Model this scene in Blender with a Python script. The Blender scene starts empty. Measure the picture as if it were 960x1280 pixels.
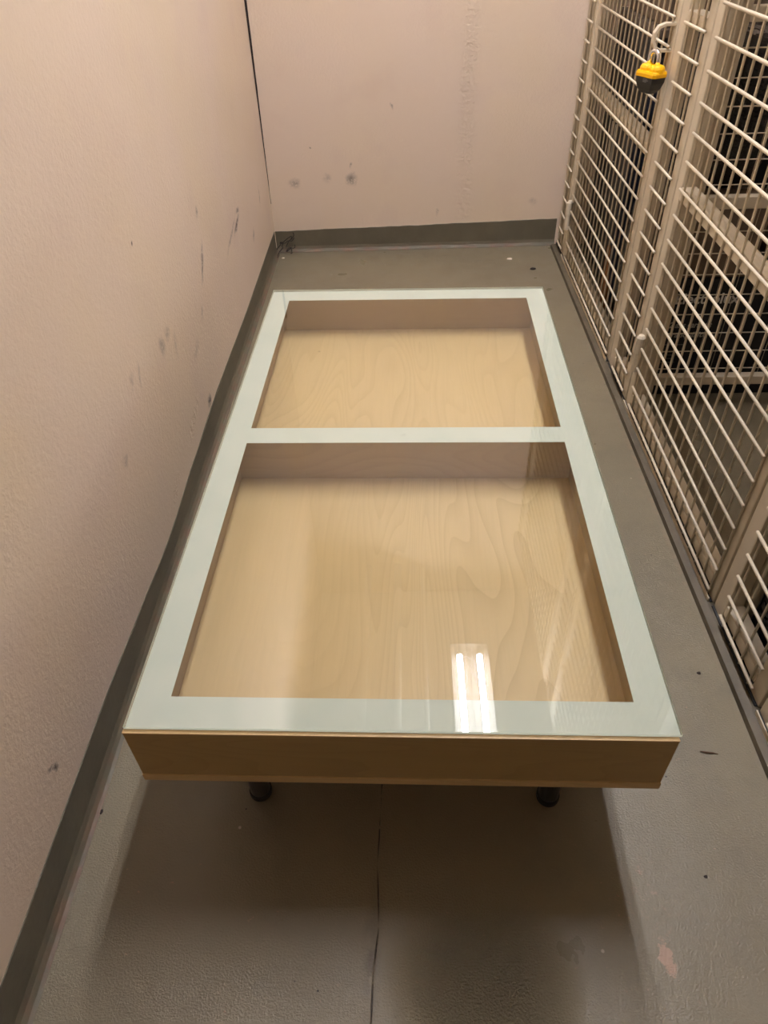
import bpy, bmesh, math, random
from mathutils import Vector, Matrix, noise as mnoise

random.seed(7)
sc = bpy.context.scene
col = sc.collection

# ------------------------------------------------------------------ camera
F_PX, PITCH, YAW, ROLL, CAM_H = 882.65, 0.7293, -0.0425, -0.0378, 1.0038
fw = Vector((math.sin(YAW) * math.cos(PITCH), math.cos(YAW) * math.cos(PITCH), -math.sin(PITCH)))
rt = Vector((math.cos(YAW), -math.sin(YAW), 0))
up = rt.cross(fw)
r2 = rt * math.cos(ROLL) + up * math.sin(ROLL)
u2 = up * math.cos(ROLL) - rt * math.sin(ROLL)
cam = bpy.data.cameras.new('camera')
cam.sensor_fit = 'HORIZONTAL'
cam.sensor_width = 36.0
cam.lens = F_PX / 960 * 36.0
cam.clip_start = 0.02
cam_ob = bpy.data.objects.new('camera', cam)
col.objects.link(cam_ob)
m = Matrix((r2, u2, -fw)).transposed().to_4x4()
m.translation = Vector((0, 0, CAM_H))
cam_ob.matrix_world = m
sc.camera = cam_ob

# ------------------------------------------------------------------ world and exposure
w = bpy.data.worlds.new('world')
sc.world = w
w.use_nodes = True
w.node_tree.nodes['Background'].inputs[0].default_value = (1.0, 0.86, 0.7, 1)
w.node_tree.nodes['Background'].inputs[1].default_value = 0.0
sc.view_settings.view_transform = 'Standard'
sc.view_settings.look = 'None'
sc.view_settings.gamma = 1.0
sc.view_settings.exposure = 0.0
sc.view_settings.use_curve_mapping = False
TUBE_POWER = 214.0
TUBE_COLOR = (0.98, 0.99, 1.11, 1)

# ------------------------------------------------------------------ helpers
def lin(r, g, b):
    f = lambda c: (c / 255 / 12.92) if c <= 10 else ((c / 255 + 0.055) / 1.055) ** 2.4
    return (f(r), f(g), f(b), 1)

class NT:
    def __init__(self, name):
        self.mat = bpy.data.materials.new(name)
        self.mat.use_nodes = True
        self.t = self.mat.node_tree
        self.bsdf = self.t.nodes['Principled BSDF']
        self.out = self.t.nodes['Material Output']
    def n(self, typ, **kw):
        nd = self.t.nodes.new(typ)
        for k, v in kw.items():
            setattr(nd, k, v)
        return nd
    def l(self, a, b):
        self.t.links.new(a, b)
    def val(self, sock, v):
        if isinstance(v, bpy.types.NodeSocket):
            self.l(v, sock)
        else:
            sock.default_value = v
    def math(self, op, a, b=0.0, clamp=False):
        nd = self.n('ShaderNodeMath', operation=op, use_clamp=clamp)
        self.val(nd.inputs[0], a)
        self.val(nd.inputs[1], b)
        return nd.outputs[0]
    def obj(self):
        return self.n('ShaderNodeTexCoord').outputs['Object']
    def map(self, vec, scale=(1, 1, 1), loc=(0, 0, 0), rot=(0, 0, 0)):
        nd = self.n('ShaderNodeMapping')
        self.l(vec, nd.inputs[0])
        nd.inputs[1].default_value = loc
        nd.inputs[2].default_value = rot
        nd.inputs[3].default_value = scale
        return nd.outputs[0]
    def noise(self, vec, scale=5, detail=2, rough=0.5, dist=0.0):
        nd = self.n('ShaderNodeTexNoise')
        self.l(vec, nd.inputs['Vector'])
        nd.inputs['Scale'].default_value = scale
        nd.inputs['Detail'].default_value = detail
        nd.inputs['Roughness'].default_value = rough
        nd.inputs['Distortion'].default_value = dist
        return nd.outputs[0]
    def range(self, v, a, b, c=0.0, d=1.0, smooth=False):
        nd = self.n('ShaderNodeMapRange')
        if smooth:
            nd.interpolation_type = 'SMOOTHSTEP'
        self.val(nd.inputs[0], v)
        for i, x in enumerate((a, b, c, d)):
            nd.inputs[1 + i].default_value = x
        return nd.outputs[0]
    def mix(self, fac, a, b, mode='MIX'):
        nd = self.n('ShaderNodeMix', data_type='RGBA', blend_type=mode)
        self.val(nd.inputs[0], fac)
        self.val(nd.inputs[6], a)
        self.val(nd.inputs[7], b)
        return nd.outputs[2]
    def bump(self, h, strength=0.3, dist=0.01, prev=None):
        nd = self.n('ShaderNodeBump')
        nd.inputs['Strength'].default_value = strength
        nd.inputs['Distance'].default_value = dist
        self.l(h, nd.inputs['Height'])
        if prev is not None:
            self.l(prev, nd.inputs['Normal'])
        return nd.outputs[0]
    def mark(self, vec, a, b, wid, soft=0.0, breakup=None):
        """1 inside an elongated mark between the points a and b of the plane, 0 outside"""
        cx, cy = (a[0] + b[0]) / 2, (a[1] + b[1]) / 2
        L = max(math.hypot(b[0] - a[0], b[1] - a[1]) / 2, wid)
        ang = math.atan2(b[1] - a[1], b[0] - a[0])
        sub = self.n('ShaderNodeVectorMath', operation='SUBTRACT')
        self.l(vec, sub.inputs[0]); sub.inputs[1].default_value = (cx, cy, 0)
        mp = self.n('ShaderNodeVectorRotate', rotation_type='Z_AXIS')
        self.l(sub.outputs[0], mp.inputs['Vector']); mp.inputs['Angle'].default_value = -ang
        sca = self.n('ShaderNodeVectorMath', operation='MULTIPLY')
        self.l(mp.outputs[0], sca.inputs[0]); sca.inputs[1].default_value = (1 / L, 1 / wid, 0)
        ln = self.n('ShaderNodeVectorMath', operation='LENGTH')
        self.l(sca.outputs[0], ln.inputs[0])
        v = self.range(ln.outputs['Value'], 1.0, soft, 0, 1, smooth=True)
        if breakup is not None:
            v = self.math('MULTIPLY', v, breakup)
        return v

def simple(name, color, rough=0.5, metallic=0.0, spec=0.5, bump=None, var=0.0, vscale=30, coat=0.0):
    s = NT(name)
    b = s.bsdf
    b.inputs['Roughness'].default_value = rough
    b.inputs['Metallic'].default_value = metallic
    b.inputs['Specular IOR Level'].default_value = spec
    b.inputs['Coat Weight'].default_value = coat
    o = s.obj()
    if var:
        n_ = s.noise(o, vscale, 3)
        f = s.range(n_, 0.3, 0.7, 1 - var, 1 + var * 0.3)
        cc = s.mix(1.0, color, (1, 1, 1, 1), 'MULTIPLY')
        hs = s.n('ShaderNodeHueSaturation')
        hs.inputs['Color'].default_value = color
        s.l(f, hs.inputs['Value'])
        s.l(hs.outputs[0], b.inputs['Base Color'])
    else:
        b.inputs['Base Color'].default_value = color
    if bump:
        s.l(s.bump(s.noise(o, bump[0], 3), bump[1], bump[2]), b.inputs['Normal'])
    return s.mat

class MB:
    def __init__(self):
        self.v = []; self.f = []; self.mi = []
    def add(self, vs, fs, mi=0):
        k = len(self.v)
        self.v += [tuple(p) for p in vs]
        self.f += [tuple(k + i for i in f) for f in fs]
        self.mi += [mi] * len(fs)
    def box(self, x0, x1, y0, y1, z0, z1, mi=0):
        self.add([(x0, y0, z0), (x1, y0, z0), (x1, y1, z0), (x0, y1, z0), (x0, y0, z1), (x1, y0, z1), (x1, y1, z1), (x0, y1, z1)],
                 [(0, 3, 2, 1), (4, 5, 6, 7), (0, 1, 5, 4), (1, 2, 6, 5), (2, 3, 7, 6), (3, 0, 4, 7)], mi)
    def tube(self, pts, r, n=8, cap=True, mi=0, flat=None):
        pts = [Vector(p) for p in pts]
        rs = r if isinstance(r, (list, tuple)) else [r] * len(pts)
        k = len(self.v)
        ref = None
        for i, p in enumerate(pts):
            d = (pts[min(i + 1, len(pts) - 1)] - pts[max(i - 1, 0)]).normalized()
            if ref is None:
                ref = Vector((0, 0, 1)) if abs(d.z) < 0.9 else Vector((1, 0, 0))
            a = (ref - d * ref.dot(d)).normalized()
            b = d.cross(a)
            ref = a
            for j in range(n):
                t = 2 * math.pi * (j + 0.5) / n
                self.v.append(tuple(p + (a * math.cos(t) + b * math.sin(t)) * rs[i]))
        for i in range(len(pts) - 1):
            for j in range(n):
                q = k + i * n
                self.f.append((q + j, q + (j + 1) % n, q + n + (j + 1) % n, q + n + j)); self.mi.append(mi)
        if cap:
            self.f.append(tuple(k + j for j in reversed(range(n)))); self.mi.append(mi)
            e = k + (len(pts) - 1) * n
            self.f.append(tuple(e + j for j in range(n))); self.mi.append(mi)
    def lathe(self, prof, c, n=20, mi=0):
        k = len(self.v)
        for r, z in prof:
            for j in range(n):
                t = 2 * math.pi * j / n
                self.v.append((c[0] + r * math.cos(t), c[1] + r * math.sin(t), c[2] + z))
        for i in range(len(prof) - 1):
            for j in range(n):
                q = k + i * n
                self.f.append((q + j, q + (j + 1) % n, q + n + (j + 1) % n, q + n + j)); self.mi.append(mi)
        self.f.append(tuple(k + j for j in reversed(range(n)))); self.mi.append(mi)
        e = k + (len(prof) - 1) * n
        self.f.append(tuple(e + j for j in range(n))); self.mi.append(mi)
    def mesh(self, name, mats, bevel=0.0, smooth=False, off=(0, 0, 0), seg=2):
        me = bpy.data.meshes.new(name)
        me.from_pydata([(x - off[0], y - off[1], z - off[2]) for x, y, z in self.v], [], self.f)
        mats = mats if isinstance(mats, (list, tuple)) else [mats]
        for mm in mats:
            me.materials.append(mm)
        me.polygons.foreach_set('material_index', self.mi)
        if bevel:
            bm = bmesh.new(); bm.from_mesh(me)
            ed = [e for e in bm.edges if len(e.link_faces) == 2 and e.calc_face_angle(0) > 0.6]
            bmesh.ops.bevel(bm, geom=ed, offset=bevel, segments=seg, profile=0.6, affect='EDGES', clamp_overlap=True)
            bm.to_mesh(me); bm.free()
        if smooth:
            me.polygons.foreach_set('use_smooth', [True] * len(me.polygons))
        me.update()
        return me

def link(name, me, parent=None, loc=(0, 0, 0), kind=None):
    o = bpy.data.objects.new(name, me)
    col.objects.link(o)
    o.location = loc
    if parent is not None:
        o.parent = parent
    if kind:
        o['kind'] = kind
    return o

def thing(name, label, cat, loc=(0, 0, 0), rz=0.0, group=None):
    o = bpy.data.objects.new(name, None)
    o.empty_display_size = 0.05
    col.objects.link(o)
    o.location = loc
    o.rotation_euler = (0, 0, rz)
    return tag(o, label, cat, group)

def tag(o, label, cat, group=None):
    o['label'] = label; o['category'] = cat
    if group:
        o['group'] = group
    return o

def blob(cx, cy, cz, sx, sy, sz, e=0.35, amp=0.0, freq=6.0, nu=36, nv=20, seed=0.0, flat_bottom=True):
    """a rounded, slightly crumpled bag-like solid"""
    mb = MB()
    sg = lambda v, p: math.copysign(abs(v) ** p, v)
    vs = []; fs = []
    for i in range(nv + 1):
        ph = -math.pi / 2 + math.pi * i / nv
        for j in range(nu):
            th = 2 * math.pi * j / nu
            p = Vector((sg(math.cos(ph), e) * sg(math.cos(th), e), sg(math.cos(ph), e) * sg(math.sin(th), e), sg(math.sin(ph), e)))
            q = Vector((p.x * sx, p.y * sy, p.z * sz))
            if amp:
                d = mnoise.noise(q * freq + Vector((seed, seed, 0))) + 0.6 * abs(mnoise.noise(q * freq * 2.7 + Vector((0, seed, 3))))
                q += p.normalized() * d * amp
            z = cz + q.z
            if flat_bottom:
                z = max(z, cz - sz)
            vs.append((cx + q.x, cy + q.y, z))
    for i in range(nv):
        for j in range(nu):
            a = i * nu + j; b = i * nu + (j + 1) % nu
            fs.append((a, b, b + nu, a + nu))
    mb.add(vs, fs)
    return mb

# ------------------------------------------------------------------ materials of the setting
def plane_vec(s, ax, ay):
    sep = s.n('ShaderNodeSeparateXYZ'); s.l(s.obj(), sep.inputs[0])
    cb = s.n('ShaderNodeCombineXYZ')
    s.l(sep.outputs[ax], cb.inputs[0]); s.l(sep.outputs[ay], cb.inputs[1])
    nz = s.n('ShaderNodeTexNoise'); nz.inputs['Scale'].default_value = 28; nz.inputs['Detail'].default_value = 3
    s.l(cb.outputs[0], nz.inputs['Vector'])
    sb = s.n('ShaderNodeVectorMath', operation='SUBTRACT'); s.l(nz.outputs['Color'], sb.inputs[0]); sb.inputs[1].default_value = (0.5, 0.5, 0.5)
    sc_ = s.n('ShaderNodeVectorMath', operation='SCALE'); s.l(sb.outputs[0], sc_.inputs[0]); sc_.inputs['Scale'].default_value = 0.028
    ad = s.n('ShaderNodeVectorMath', operation='ADD'); s.l(cb.outputs[0], ad.inputs[0]); s.l(sc_.outputs[0], ad.inputs[1])
    fl = s.n('ShaderNodeVectorMath', operation='MULTIPLY'); s.l(ad.outputs[0], fl.inputs[0]); fl.inputs[1].default_value = (1, 1, 0)
    return fl.outputs[0]

def wall_material(name, ax, ay, marks, patches, mw=1.5):
    s = NT(name)
    o = s.obj()
    base = s.mix(s.range(s.noise(o, 2.2, 3), 0.35, 0.65), lin(229, 209, 189), lin(229, 209, 182))
    base = s.mix(s.range(s.noise(o, 7.0, 4), 0.55, 0.75, 0, 0.25), base, lin(216, 192, 178))
    P = plane_vec(s, ax, ay)
    br = s.range(s.noise(o, 120, 2, 0.7), 0.30, 0.50)
    tot = None
    for a, b, wd, st in marks:
        v = s.math('MULTIPLY', s.mark(P, a, b, wd * mw, 0.0, br), min(0.95, st * 1.6))
        tot = v if tot is None else s.math('MAXIMUM', tot, v)
    base = s.mix(tot, base, lin(84, 70, 66))
    s.l(base, s.bsdf.inputs['Base Color'])
    s.bsdf.inputs['Roughness'].default_value = 0.62
    s.bsdf.inputs['Specular IOR Level'].default_value = 0.25
    hb = s.bump(s.noise(o, 3.0, 2), 0.25, 0.02)
    hb = s.bump(s.noise(o, 130, 3, 0.6), 0.35, 0.003, hb)
    pt = None
    for a, b, wd in patches:
        v = s.mark(P, a, b, wd, 0.3)
        pt = v if pt is None else s.math('MAXIMUM', pt, v)
    if pt is not None:
        hh = s.math('MULTIPLY', s.math('SUBTRACT', s.noise(o, 62, 4, 0.7), 0.5), pt)
        hb = s.bump(hh, 0.6, 0.013, hb)
    s.l(hb, s.bsdf.inputs['Normal'])
    return s.mat

left_marks = [  # (y, z) on the left wall
    ((2.05, 0.32), (1.93, 0.28), 0.005, 0.85), ((2.0, 0.335), (2.06, 0.325), 0.004, 0.6), ((2.02, 0.335), (1.80, 0.27), 0.0035, 0.30),
    ((1.63, 0.405), (1.545, 0.31), 0.004, 0.5), ((1.62, 0.37), (1.57, 0.36), 0.005, 0.35), ((1.52, 0.30), (1.49, 0.25), 0.003, 0.25),
    ((1.225, 0.375), (1.20, 0.33), 0.010, 0.26), ((1.265, 0.375), (1.25, 0.335), 0.009, 0.22),
    ((1.20, 0.56), (1.20, 0.545), 0.003, 0.6), ((1.64, 0.475), (1.61, 0.445), 0.006, 0.32), ((2.21, 0.222), (2.18, 0.17), 0.004, 0.32),
    ((2.38, 0.30), (2.36, 0.22), 0.004, 0.3), ((1.04, 0.40), (1.03, 0.36), 0.004, 0.16), ((1.09, 0.40), (1.06, 0.34), 0.003, 0.2),
    ((1.405, 0.108), (1.435, 0.075), 0.009, 0.75), ((0.44, 0.165), (0.475, 0.135), 0.003, 0.7), ((1.45, 0.25), (1.37, 0.22), 0.006, 0.15),
    ((1.30, 0.36), (1.28, 0.28), 0.006, 0.14), ((0.93, 0.31), (0.91, 0.29), 0.006, 0.2),
]
back_marks = [  # (x, z) on the back wall
    ((-0.385, 0.235), (-0.365, 0.235), 0.018, 0.30), ((-0.178, 0.262), (-0.178, 0.225), 0.018, 0.42), ((-0.178, 0.30), (-0.178, 0.275), 0.005, 0.35),
    ((-0.27, 0.26), (-0.25, 0.235), 0.014, 0.16), ((-0.035, 0.475), (-0.035, 0.45), 0.004, 0.40), ((0.12, 0.14), (0.12, 0.11), 0.006, 0.2),
    ((0.43, 0.16), (0.47, 0.15), 0.012, 0.16), ((-0.31, 0.35), (-0.31, 0.345), 0.004, 0.4),
]
M = {}
M['wall_left'] = wall_material('painted plaster left', 1, 2, left_marks, [((1.36, 0.16), (1.20, 0.10), 0.02), ((1.15, 0.12), (1.02, 0.075), 0.02)], 2.6)
M['wall_back'] = wall_material('painted plaster back', 0, 2, back_marks, [((0.21, -0.3), (0.21, 1.1), 0.04)])
M['wall_plain'] = simple('painted plaster', lin(226, 208, 188), 0.7, spec=0.2, bump=(60, 0.2, 0.004))
M['ceiling'] = simple('ceiling paint', lin(232, 220, 202), 0.8, spec=0.2, bump=(40, 0.2, 0.004))

def band_material():
    s = NT('olive grey skirting paint')
    o = s.obj()
    c = s.mix(s.range(s.noise(o, 9, 4), 0.35, 0.7), lin(104, 97, 79), lin(92, 87, 71))
    sep = s.n('ShaderNodeSeparateXYZ'); s.l(o, sep.inputs[0])
    foot = s.math('MULTIPLY', s.range(sep.outputs[2], 0.022, 0.0), s.range(s.noise(o, 26, 4), 0.42, 0.62))
    c = s.mix(foot, c, lin(112, 88, 70))
    s.l(c, s.bsdf.inputs['Base Color'])
    s.bsdf.inputs['Roughness'].default_value = 0.5
    s.bsdf.inputs['Specular IOR Level'].default_value = 0.35
    s.l(s.bump(s.noise(o, 90, 3), 0.25, 0.003), s.bsdf.inputs['Normal'])
    return s.mat
M['band'] = band_material()

def floor_material():
    s = NT('painted concrete floor')
    o = s.obj()
    P = o
    c = s.mix(s.range(s.noise(o, 2.4, 4, 0.6), 0.35, 0.65), lin(130, 120, 96), lin(122, 113, 92))
    c = s.mix(s.range(s.noise(o, 8, 5, 0.65), 0.52, 0.72, 0, 0.35), c, lin(108, 99, 83))
    c = s.mix(s.range(s.noise(o, 45, 4, 0.7), 0.58, 0.75, 0, 0.25), c, lin(136, 122, 104))
    br = s.range(s.noise(o, 60, 4, 0.75), 0.42, 0.58)
    # crack running along the corridor with a brown stain
    crack_pts = [(-0.048, 0.20), (-0.046, 0.275), (-0.040, 0.32), (-0.044, 0.40), (-0.041, 0.47), (-0.038, 0.60)]
    cv = None
    for a, b in zip(crack_pts, crack_pts[1:]):
        e = s.mark(P, (a[0], a[1] - 0.006), (b[0], b[1] + 0.006), 0.0016, 0.2)
        cv = e if cv is None else s.math('MAXIMUM', cv, e)
    cv = s.math('MULTIPLY', cv, s.range(s.noise(o, 90, 3), 0.30, 0.42))
    st = s.mark(P, (-0.052, 0.16), (-0.045, 0.42), 0.016, 0.0, s.range(s.noise(o, 35, 4), 0.38, 0.6))
    c = s.mix(s.math('MULTIPLY', st, 0.6), c, lin(88, 72, 55))
    c = s.mix(cv, c, lin(40, 34, 28))
    # worn, flaking patch to pale pink concrete
    pe = s.mark(P, (0.310, 0.325), (0.327, 0.252), 0.016, 0.0)
    pe = s.range(s.math('ADD', s.math('MULTIPLY', pe, 0.55), s.math('MULTIPLY', s.noise(o, 60, 5, 0.75), 1.5)), 0.98, 1.10)
    pe2 = s.math('MULTIPLY', s.mark(P, (0.30, 0.45), (0.33, 0.25), 0.022, 0.0), s.range(s.noise(o, 75, 4, 0.75), 0.56, 0.66))
    pe3 = s.math('MULTIPLY', s.mark(P, (0.27, 0.40), (0.28, 0.30), 0.018, 0.0), s.range(s.noise(o, 120, 4, 0.75), 0.58, 0.66))
    c = s.mix(s.math('MULTIPLY', s.math('MAXIMUM', pe, s.math('MAXIMUM', pe2, pe3)), 0.75), c, lin(176, 142, 118))
    # rim along the left wall, rubbed to a light brown
    rim = s.math('MULTIPLY', s.mark(P, (-0.462, 0.1), (-0.462, 1.0), 0.018, 0.0), s.range(s.noise(o, 70, 4), 0.45, 0.6))
    c = s.mix(s.math('MULTIPLY', rim, 0.7), c, lin(150, 116, 84))
    rim2 = s.math('MULTIPLY', s.mark(P, (0.526, 0.3), (0.526, 2.6), 0.012, 0.0), s.range(s.noise(o, 60, 4), 0.42, 0.6))
    c = s.mix(s.math('MULTIPLY', rim2, 0.5), c, lin(146, 124, 96))
    # dirt by the back wall
    dirt = s.math('MULTIPLY', s.mark(P, (-0.45, 2.52), (0.52, 2.50), 0.09, 0.0), s.range(s.noise(o, 22, 5, 0.7), 0.52, 0.7))
    c = s.mix(s.math('MULTIPLY', dirt, 0.55), c, lin(70, 56, 46))
    # small dark and pale specks
    vo = s.n('ShaderNodeTexVoronoi'); s.l(o, vo.inputs['Vector']); vo.inputs['Scale'].default_value = 30
    sp = s.math('MULTIPLY', s.range(vo.outputs['Distance'], 0.05, 0.03), s.range(s.noise(o, 11, 2), 0.52, 0.55))
    c = s.mix(sp, c, lin(40, 34, 30))
    vo2 = s.n('ShaderNodeTexVoronoi'); s.l(s.map(o, loc=(3.3, 1.2, 0)), vo2.inputs['Vector']); vo2.inputs['Scale'].default_value = 21
    sp2 = s.math('MULTIPLY', s.range(vo2.outputs['Distance'], 0.06, 0.04), s.range(s.noise(s.map(o, loc=(5, 2, 0)), 9, 2), 0.53, 0.57))
    c = s.mix(s.math('MULTIPLY', sp2, 0.7), c, lin(200, 184, 160))
    s.l(c, s.bsdf.inputs['Base Color'])
    s.l(s.range(s.noise(o, 12, 4), 0.3, 0.7, 0.27, 0.43), s.bsdf.inputs['Roughness'])
    s.bsdf.inputs['Specular IOR Level'].default_value = 0.5
    hb = s.bump(s.noise(o, 14, 3), 0.25, 0.01)
    # rough, gritty area in front of the table
    gr = s.mark(P, (0.02, 0.26), (0.16, 0.26), 0.13, 0.2)
    gr = s.range(gr, 0, 1, 0.09, 1.0)
    hb = s.bump(s.math('MULTIPLY', s.noise(o, 360, 2, 0.6), gr), 1.0, 0.011, hb)
    cr = s.math('SUBTRACT', 0.0, cv)
    hb = s.bump(cr, 0.6, 0.004, hb)
    s.l(hb, s.bsdf.inputs['Normal'])
    return s.mat
M['floor'] = floor_material()

# ------------------------------------------------------------------ setting
XL, YB, XC = -0.465, 2.566, 0.545
CEIL = 2.52
def back_y(x):
    return YB + 0.0155 * x
mb = MB(); mb.box(XL - 0.12, 2.4, -4.1, 2.75, -0.06, 0.0)
link('floor', mb.mesh('floor', M['floor']), kind='structure')
mb = MB(); mb.box(XL - 0.12, 2.4, -4.1, 2.75, CEIL, CEIL + 0.06)
link('ceiling', mb.mesh('ceiling', M['ceiling']), kind='structure')
mb = MB(); mb.box(XL - 0.12, XL, -4.1, 2.70, 0.0, CEIL)
link('wall_left', mb.mesh('wall_left', M['wall_left']), kind='structure')
mb = MB()
mb.add([(XL, back_y(XL), 0), (2.4, back_y(2.4), 0), (2.4, 2.75, 0), (XL, 2.75, 0), (XL, back_y(XL), CEIL), (2.4, back_y(2.4), CEIL), (2.4, 2.75, CEIL), (XL, 2.75, CEIL)],
       [(0, 3, 2, 1), (4, 5, 6, 7), (0, 1, 5, 4), (1, 2, 6, 5), (2, 3, 7, 6), (3, 0, 4, 7)])
link('wall_back', mb.mesh('wall_back', M['wall_back']), kind='structure')
mb = MB(); mb.box(2.3, 2.4, -4.0, 2.6, 0, CEIL)
link('wall_right', mb.mesh('wall_right', M['wall_plain']), kind='structure')
mb = MB(); mb.box(XL, 2.3, -4.1, -4.0, 0, CEIL)
link('wall_front', mb.mesh('wall_front', M['wall_plain']), kind='structure')

# painted skirting bands with a slightly wavering upper edge and a coved foot
def band(name, pts_top, place):
    """pts_top: list of (t, z); place(t, off, z) -> point"""
    mb = MB(); n = 90
    t0, t1 = pts_top[0][0], pts_top[-1][0]
    def top(t):
        for (a, za), (b, zb) in zip(pts_top, pts_top[1:]):
            if t <= b:
                k = (t - a) / (b - a); k = k * k * (3 - 2 * k)
                return za + (zb - za) * k
        return pts_top[-1][1]
    prof_n = 6
    for i in range(n + 1):
        t = t0 + (t1 - t0) * i / n
        z = top(t) + 0.0012 * mnoise.noise(Vector((t * 30, 0, 0)))
        prof = [(0.0, z), (0.0012, z - 0.001), (0.0014, 0.02), (0.0042, 0.010), (0.009, 0.0035), (0.014, 0.0006)]
        for off, zz in prof:
            mb.v.append(place(t, off, zz))
    for i in range(n):
        for j in range(prof_n - 1):
            a = i * prof_n + j
            mb.f.append((a, a + 1, a + 1 + prof_n, a + prof_n)); mb.mi.append(0)
    return link(name, mb.mesh(name, M['band']), kind='structure')
band('baseboard_left', [(-3.9, .083), (0.2, .083), (0.62, .082), (0.80, .070), (0.90, .061), (1.0, .056), (1.2, .068), (1.48, .078), (1.95, .071), (2.55, .076)],
     lambda t, o, z: (XL + o, t, z))
band('baseboard_back', [(-0.463, .074), (-0.2, .079), (0.03, .082), (0.2, .086), (0.545, .092)],
     lambda t, o, z: (t, back_y(t) - o, z))

# open dark joint in the corner between the left and back walls
mb = MB()
x, y, nj = XL + 0.0005, back_y(XL), 60
for i in range(nj + 1):
    z0 = 0.17 + i * 0.74 / nj
    wd = 0.0009 + 0.0042 * min(1, max(0, (z0 - 0.2) / 0.5)) + 0.0007 * mnoise.noise(Vector((z0 * 22, 0, 0)))
    mb.v += [(x, y - wd, z0), (x + wd * 1.2, y, z0), (x, y + 0.001, z0)]
for i in range(nj):
    q = i * 3
    mb.f += [(q, q + 1, q + 4, q + 3), (q + 1, q + 2, q + 5, q + 4)]; mb.mi += [0, 0]
mb.f += [(0, 2, 1), (nj * 3, nj * 3 + 1, nj * 3 + 2)]; mb.mi += [0, 0]
link('trim_1', mb.mesh('trim_1', simple('dark joint', lin(40, 28, 24), 0.9)), kind='structure')

# kerb under the cage fronts
mb = MB()
mb.add([(0.5285, -3.9, 0.0), (0.5305, -3.9, 0.010), (0.5440, -3.9, 0.012), (0.590, -3.9, 0.012), (0.590, -3.9, 0.0),
        (0.5285, 2.55, 0.0), (0.5305, 2.55, 0.010), (0.5440, 2.55, 0.012), (0.590, 2.55, 0.012), (0.590, 2.55, 0.0)],
       [(0, 1, 6, 5), (1, 2, 7, 6), (2, 3, 8, 7), (3, 4, 9, 8), (0, 4, 3, 2, 1), (5, 6, 7, 8, 9)])
link('trim_2', mb.mesh('trim_2', simple('dark grey kerb paint', lin(88, 79, 61), 0.6, var=0.25, vscale=20, bump=(60, 0.3, 0.004))), kind='structure')

# three conduits on the ceiling, seen in the glass
m_pipe = simple('white conduit', lin(228, 218, 200), 0.4)
PIPE_Z = CEIL - 0.20
CT = PIPE_Z - 0.325 + 0.679
for i, sx in enumerate((-0.074, -0.018, 0.030)):
    mb = MB(); x = sx * CT
    mb.tube([(x, -3.98, PIPE_Z), (x, back_y(x), PIPE_Z)], (0.017, 0.02, 0.011)[i], 12)
    for hy in (-2.6, -1.0, 0.6, 2.2):
        mb.box(x - 0.004, x + 0.004, hy - 0.01, hy + 0.01, PIPE_Z + 0.008, CEIL)
    link('trim_%d' % (3 + i), mb.mesh('conduit', m_pipe, smooth=True), kind='structure')

# ------------------------------------------------------------------ fluorescent lamp on the ceiling
def emit(name, color, power):
    s = NT(name)
    e = s.n('ShaderNodeEmission')
    e.inputs[0].default_value = color; e.inputs[1].default_value = power
    s.l(e.outputs[0], s.out.inputs[0])
    return s.mat
def cover_material():
    s = NT('clear prismatic cover')
    s.t.nodes.remove(s.bsdf)
    a = s.n('ShaderNodeBsdfTransparent')
    t = s.n('ShaderNodeBsdfTranslucent'); t.inputs[0].default_value = (0.9, 0.88, 0.84, 1)
    mx = s.n('ShaderNodeMixShader'); mx.inputs[0].default_value = 0.22
    s.l(a.outputs[0], mx.inputs[1]); s.l(t.outputs[0], mx.inputs[2])
    s.l(mx.outputs[0], s.out.inputs[0])
    return s.mat
M['cover'] = cover_material()
m_lampwhite = simple('lamp white enamel', lin(236, 228, 214), 0.35, spec=0.5)
def twin_lamp(x, y0, y1, z, power, label):
    t = thing('ceiling_lamp', label, 'lamp', (x, (y0 + y1) / 2, z), 0)
    L = (y1 - y0) / 2
    hw = 0.092
    mb = MB(); mb.box(-hw, hw, -L, L, 0.052, 0.10)
    link('housing', mb.mesh('housing', m_lampwhite, 0.004), t)
    mb = MB()
    prof = [(-hw, 0.0), (-hw + 0.003, 0.0), (-0.070, 0.040), (-0.026, 0.050), (0, 0.030), (0.026, 0.050), (0.070, 0.040), (hw - 0.003, 0.0), (hw, 0.0)]
    n = len(prof)
    for yy in (-L, L):
        for px, pz in prof:
            mb.v.append((px, yy, pz))
    for j in range(n - 1):
        mb.f.append((j, j + 1, n + j + 1, n + j)); mb.mi.append(0)
    link('reflector', mb.mesh('reflector', m_lampwhite), t)
    for yy in (-L, L - 0.02):
        mb = MB(); mb.box(-hw, hw, yy, yy + 0.02, 0.0, 0.052)
        link('end_cap', mb.mesh('end_cap', m_lampwhite, 0.003), t)
    mb = MB(); mb.add([(-hw + .004, -L + .01, 0.001), (hw - .004, -L + .01, 0.001), (hw - .004, L - .01, 0.001), (-hw + .004, L - .01, 0.001)], [(0, 3, 2, 1)])
    link('cover', mb.mesh('cover', M['cover']), t)
    m_t = emit('fluorescent tube glow', TUBE_COLOR, power)
    for sx in (-0.047, 0.047):
        mb = MB(); mb.tube([(sx, -L + 0.075, 0.020), (sx, L - 0.075, 0.020)], 0.013, 16)
        tb_ = link('tube', mb.mesh('tube', m_t, smooth=False), t)
        for e0, e1 in ((-L + 0.02, -L + 0.075), (L - 0.075, L - 0.02)):
            mb = MB(); mb.tube([(sx, e0, 0.020), (sx, e1, 0.020)], 0.0132, 12)
            link('tube_socket', mb.mesh('tube_socket', m_lampwhite), tb_)
    return t
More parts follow.
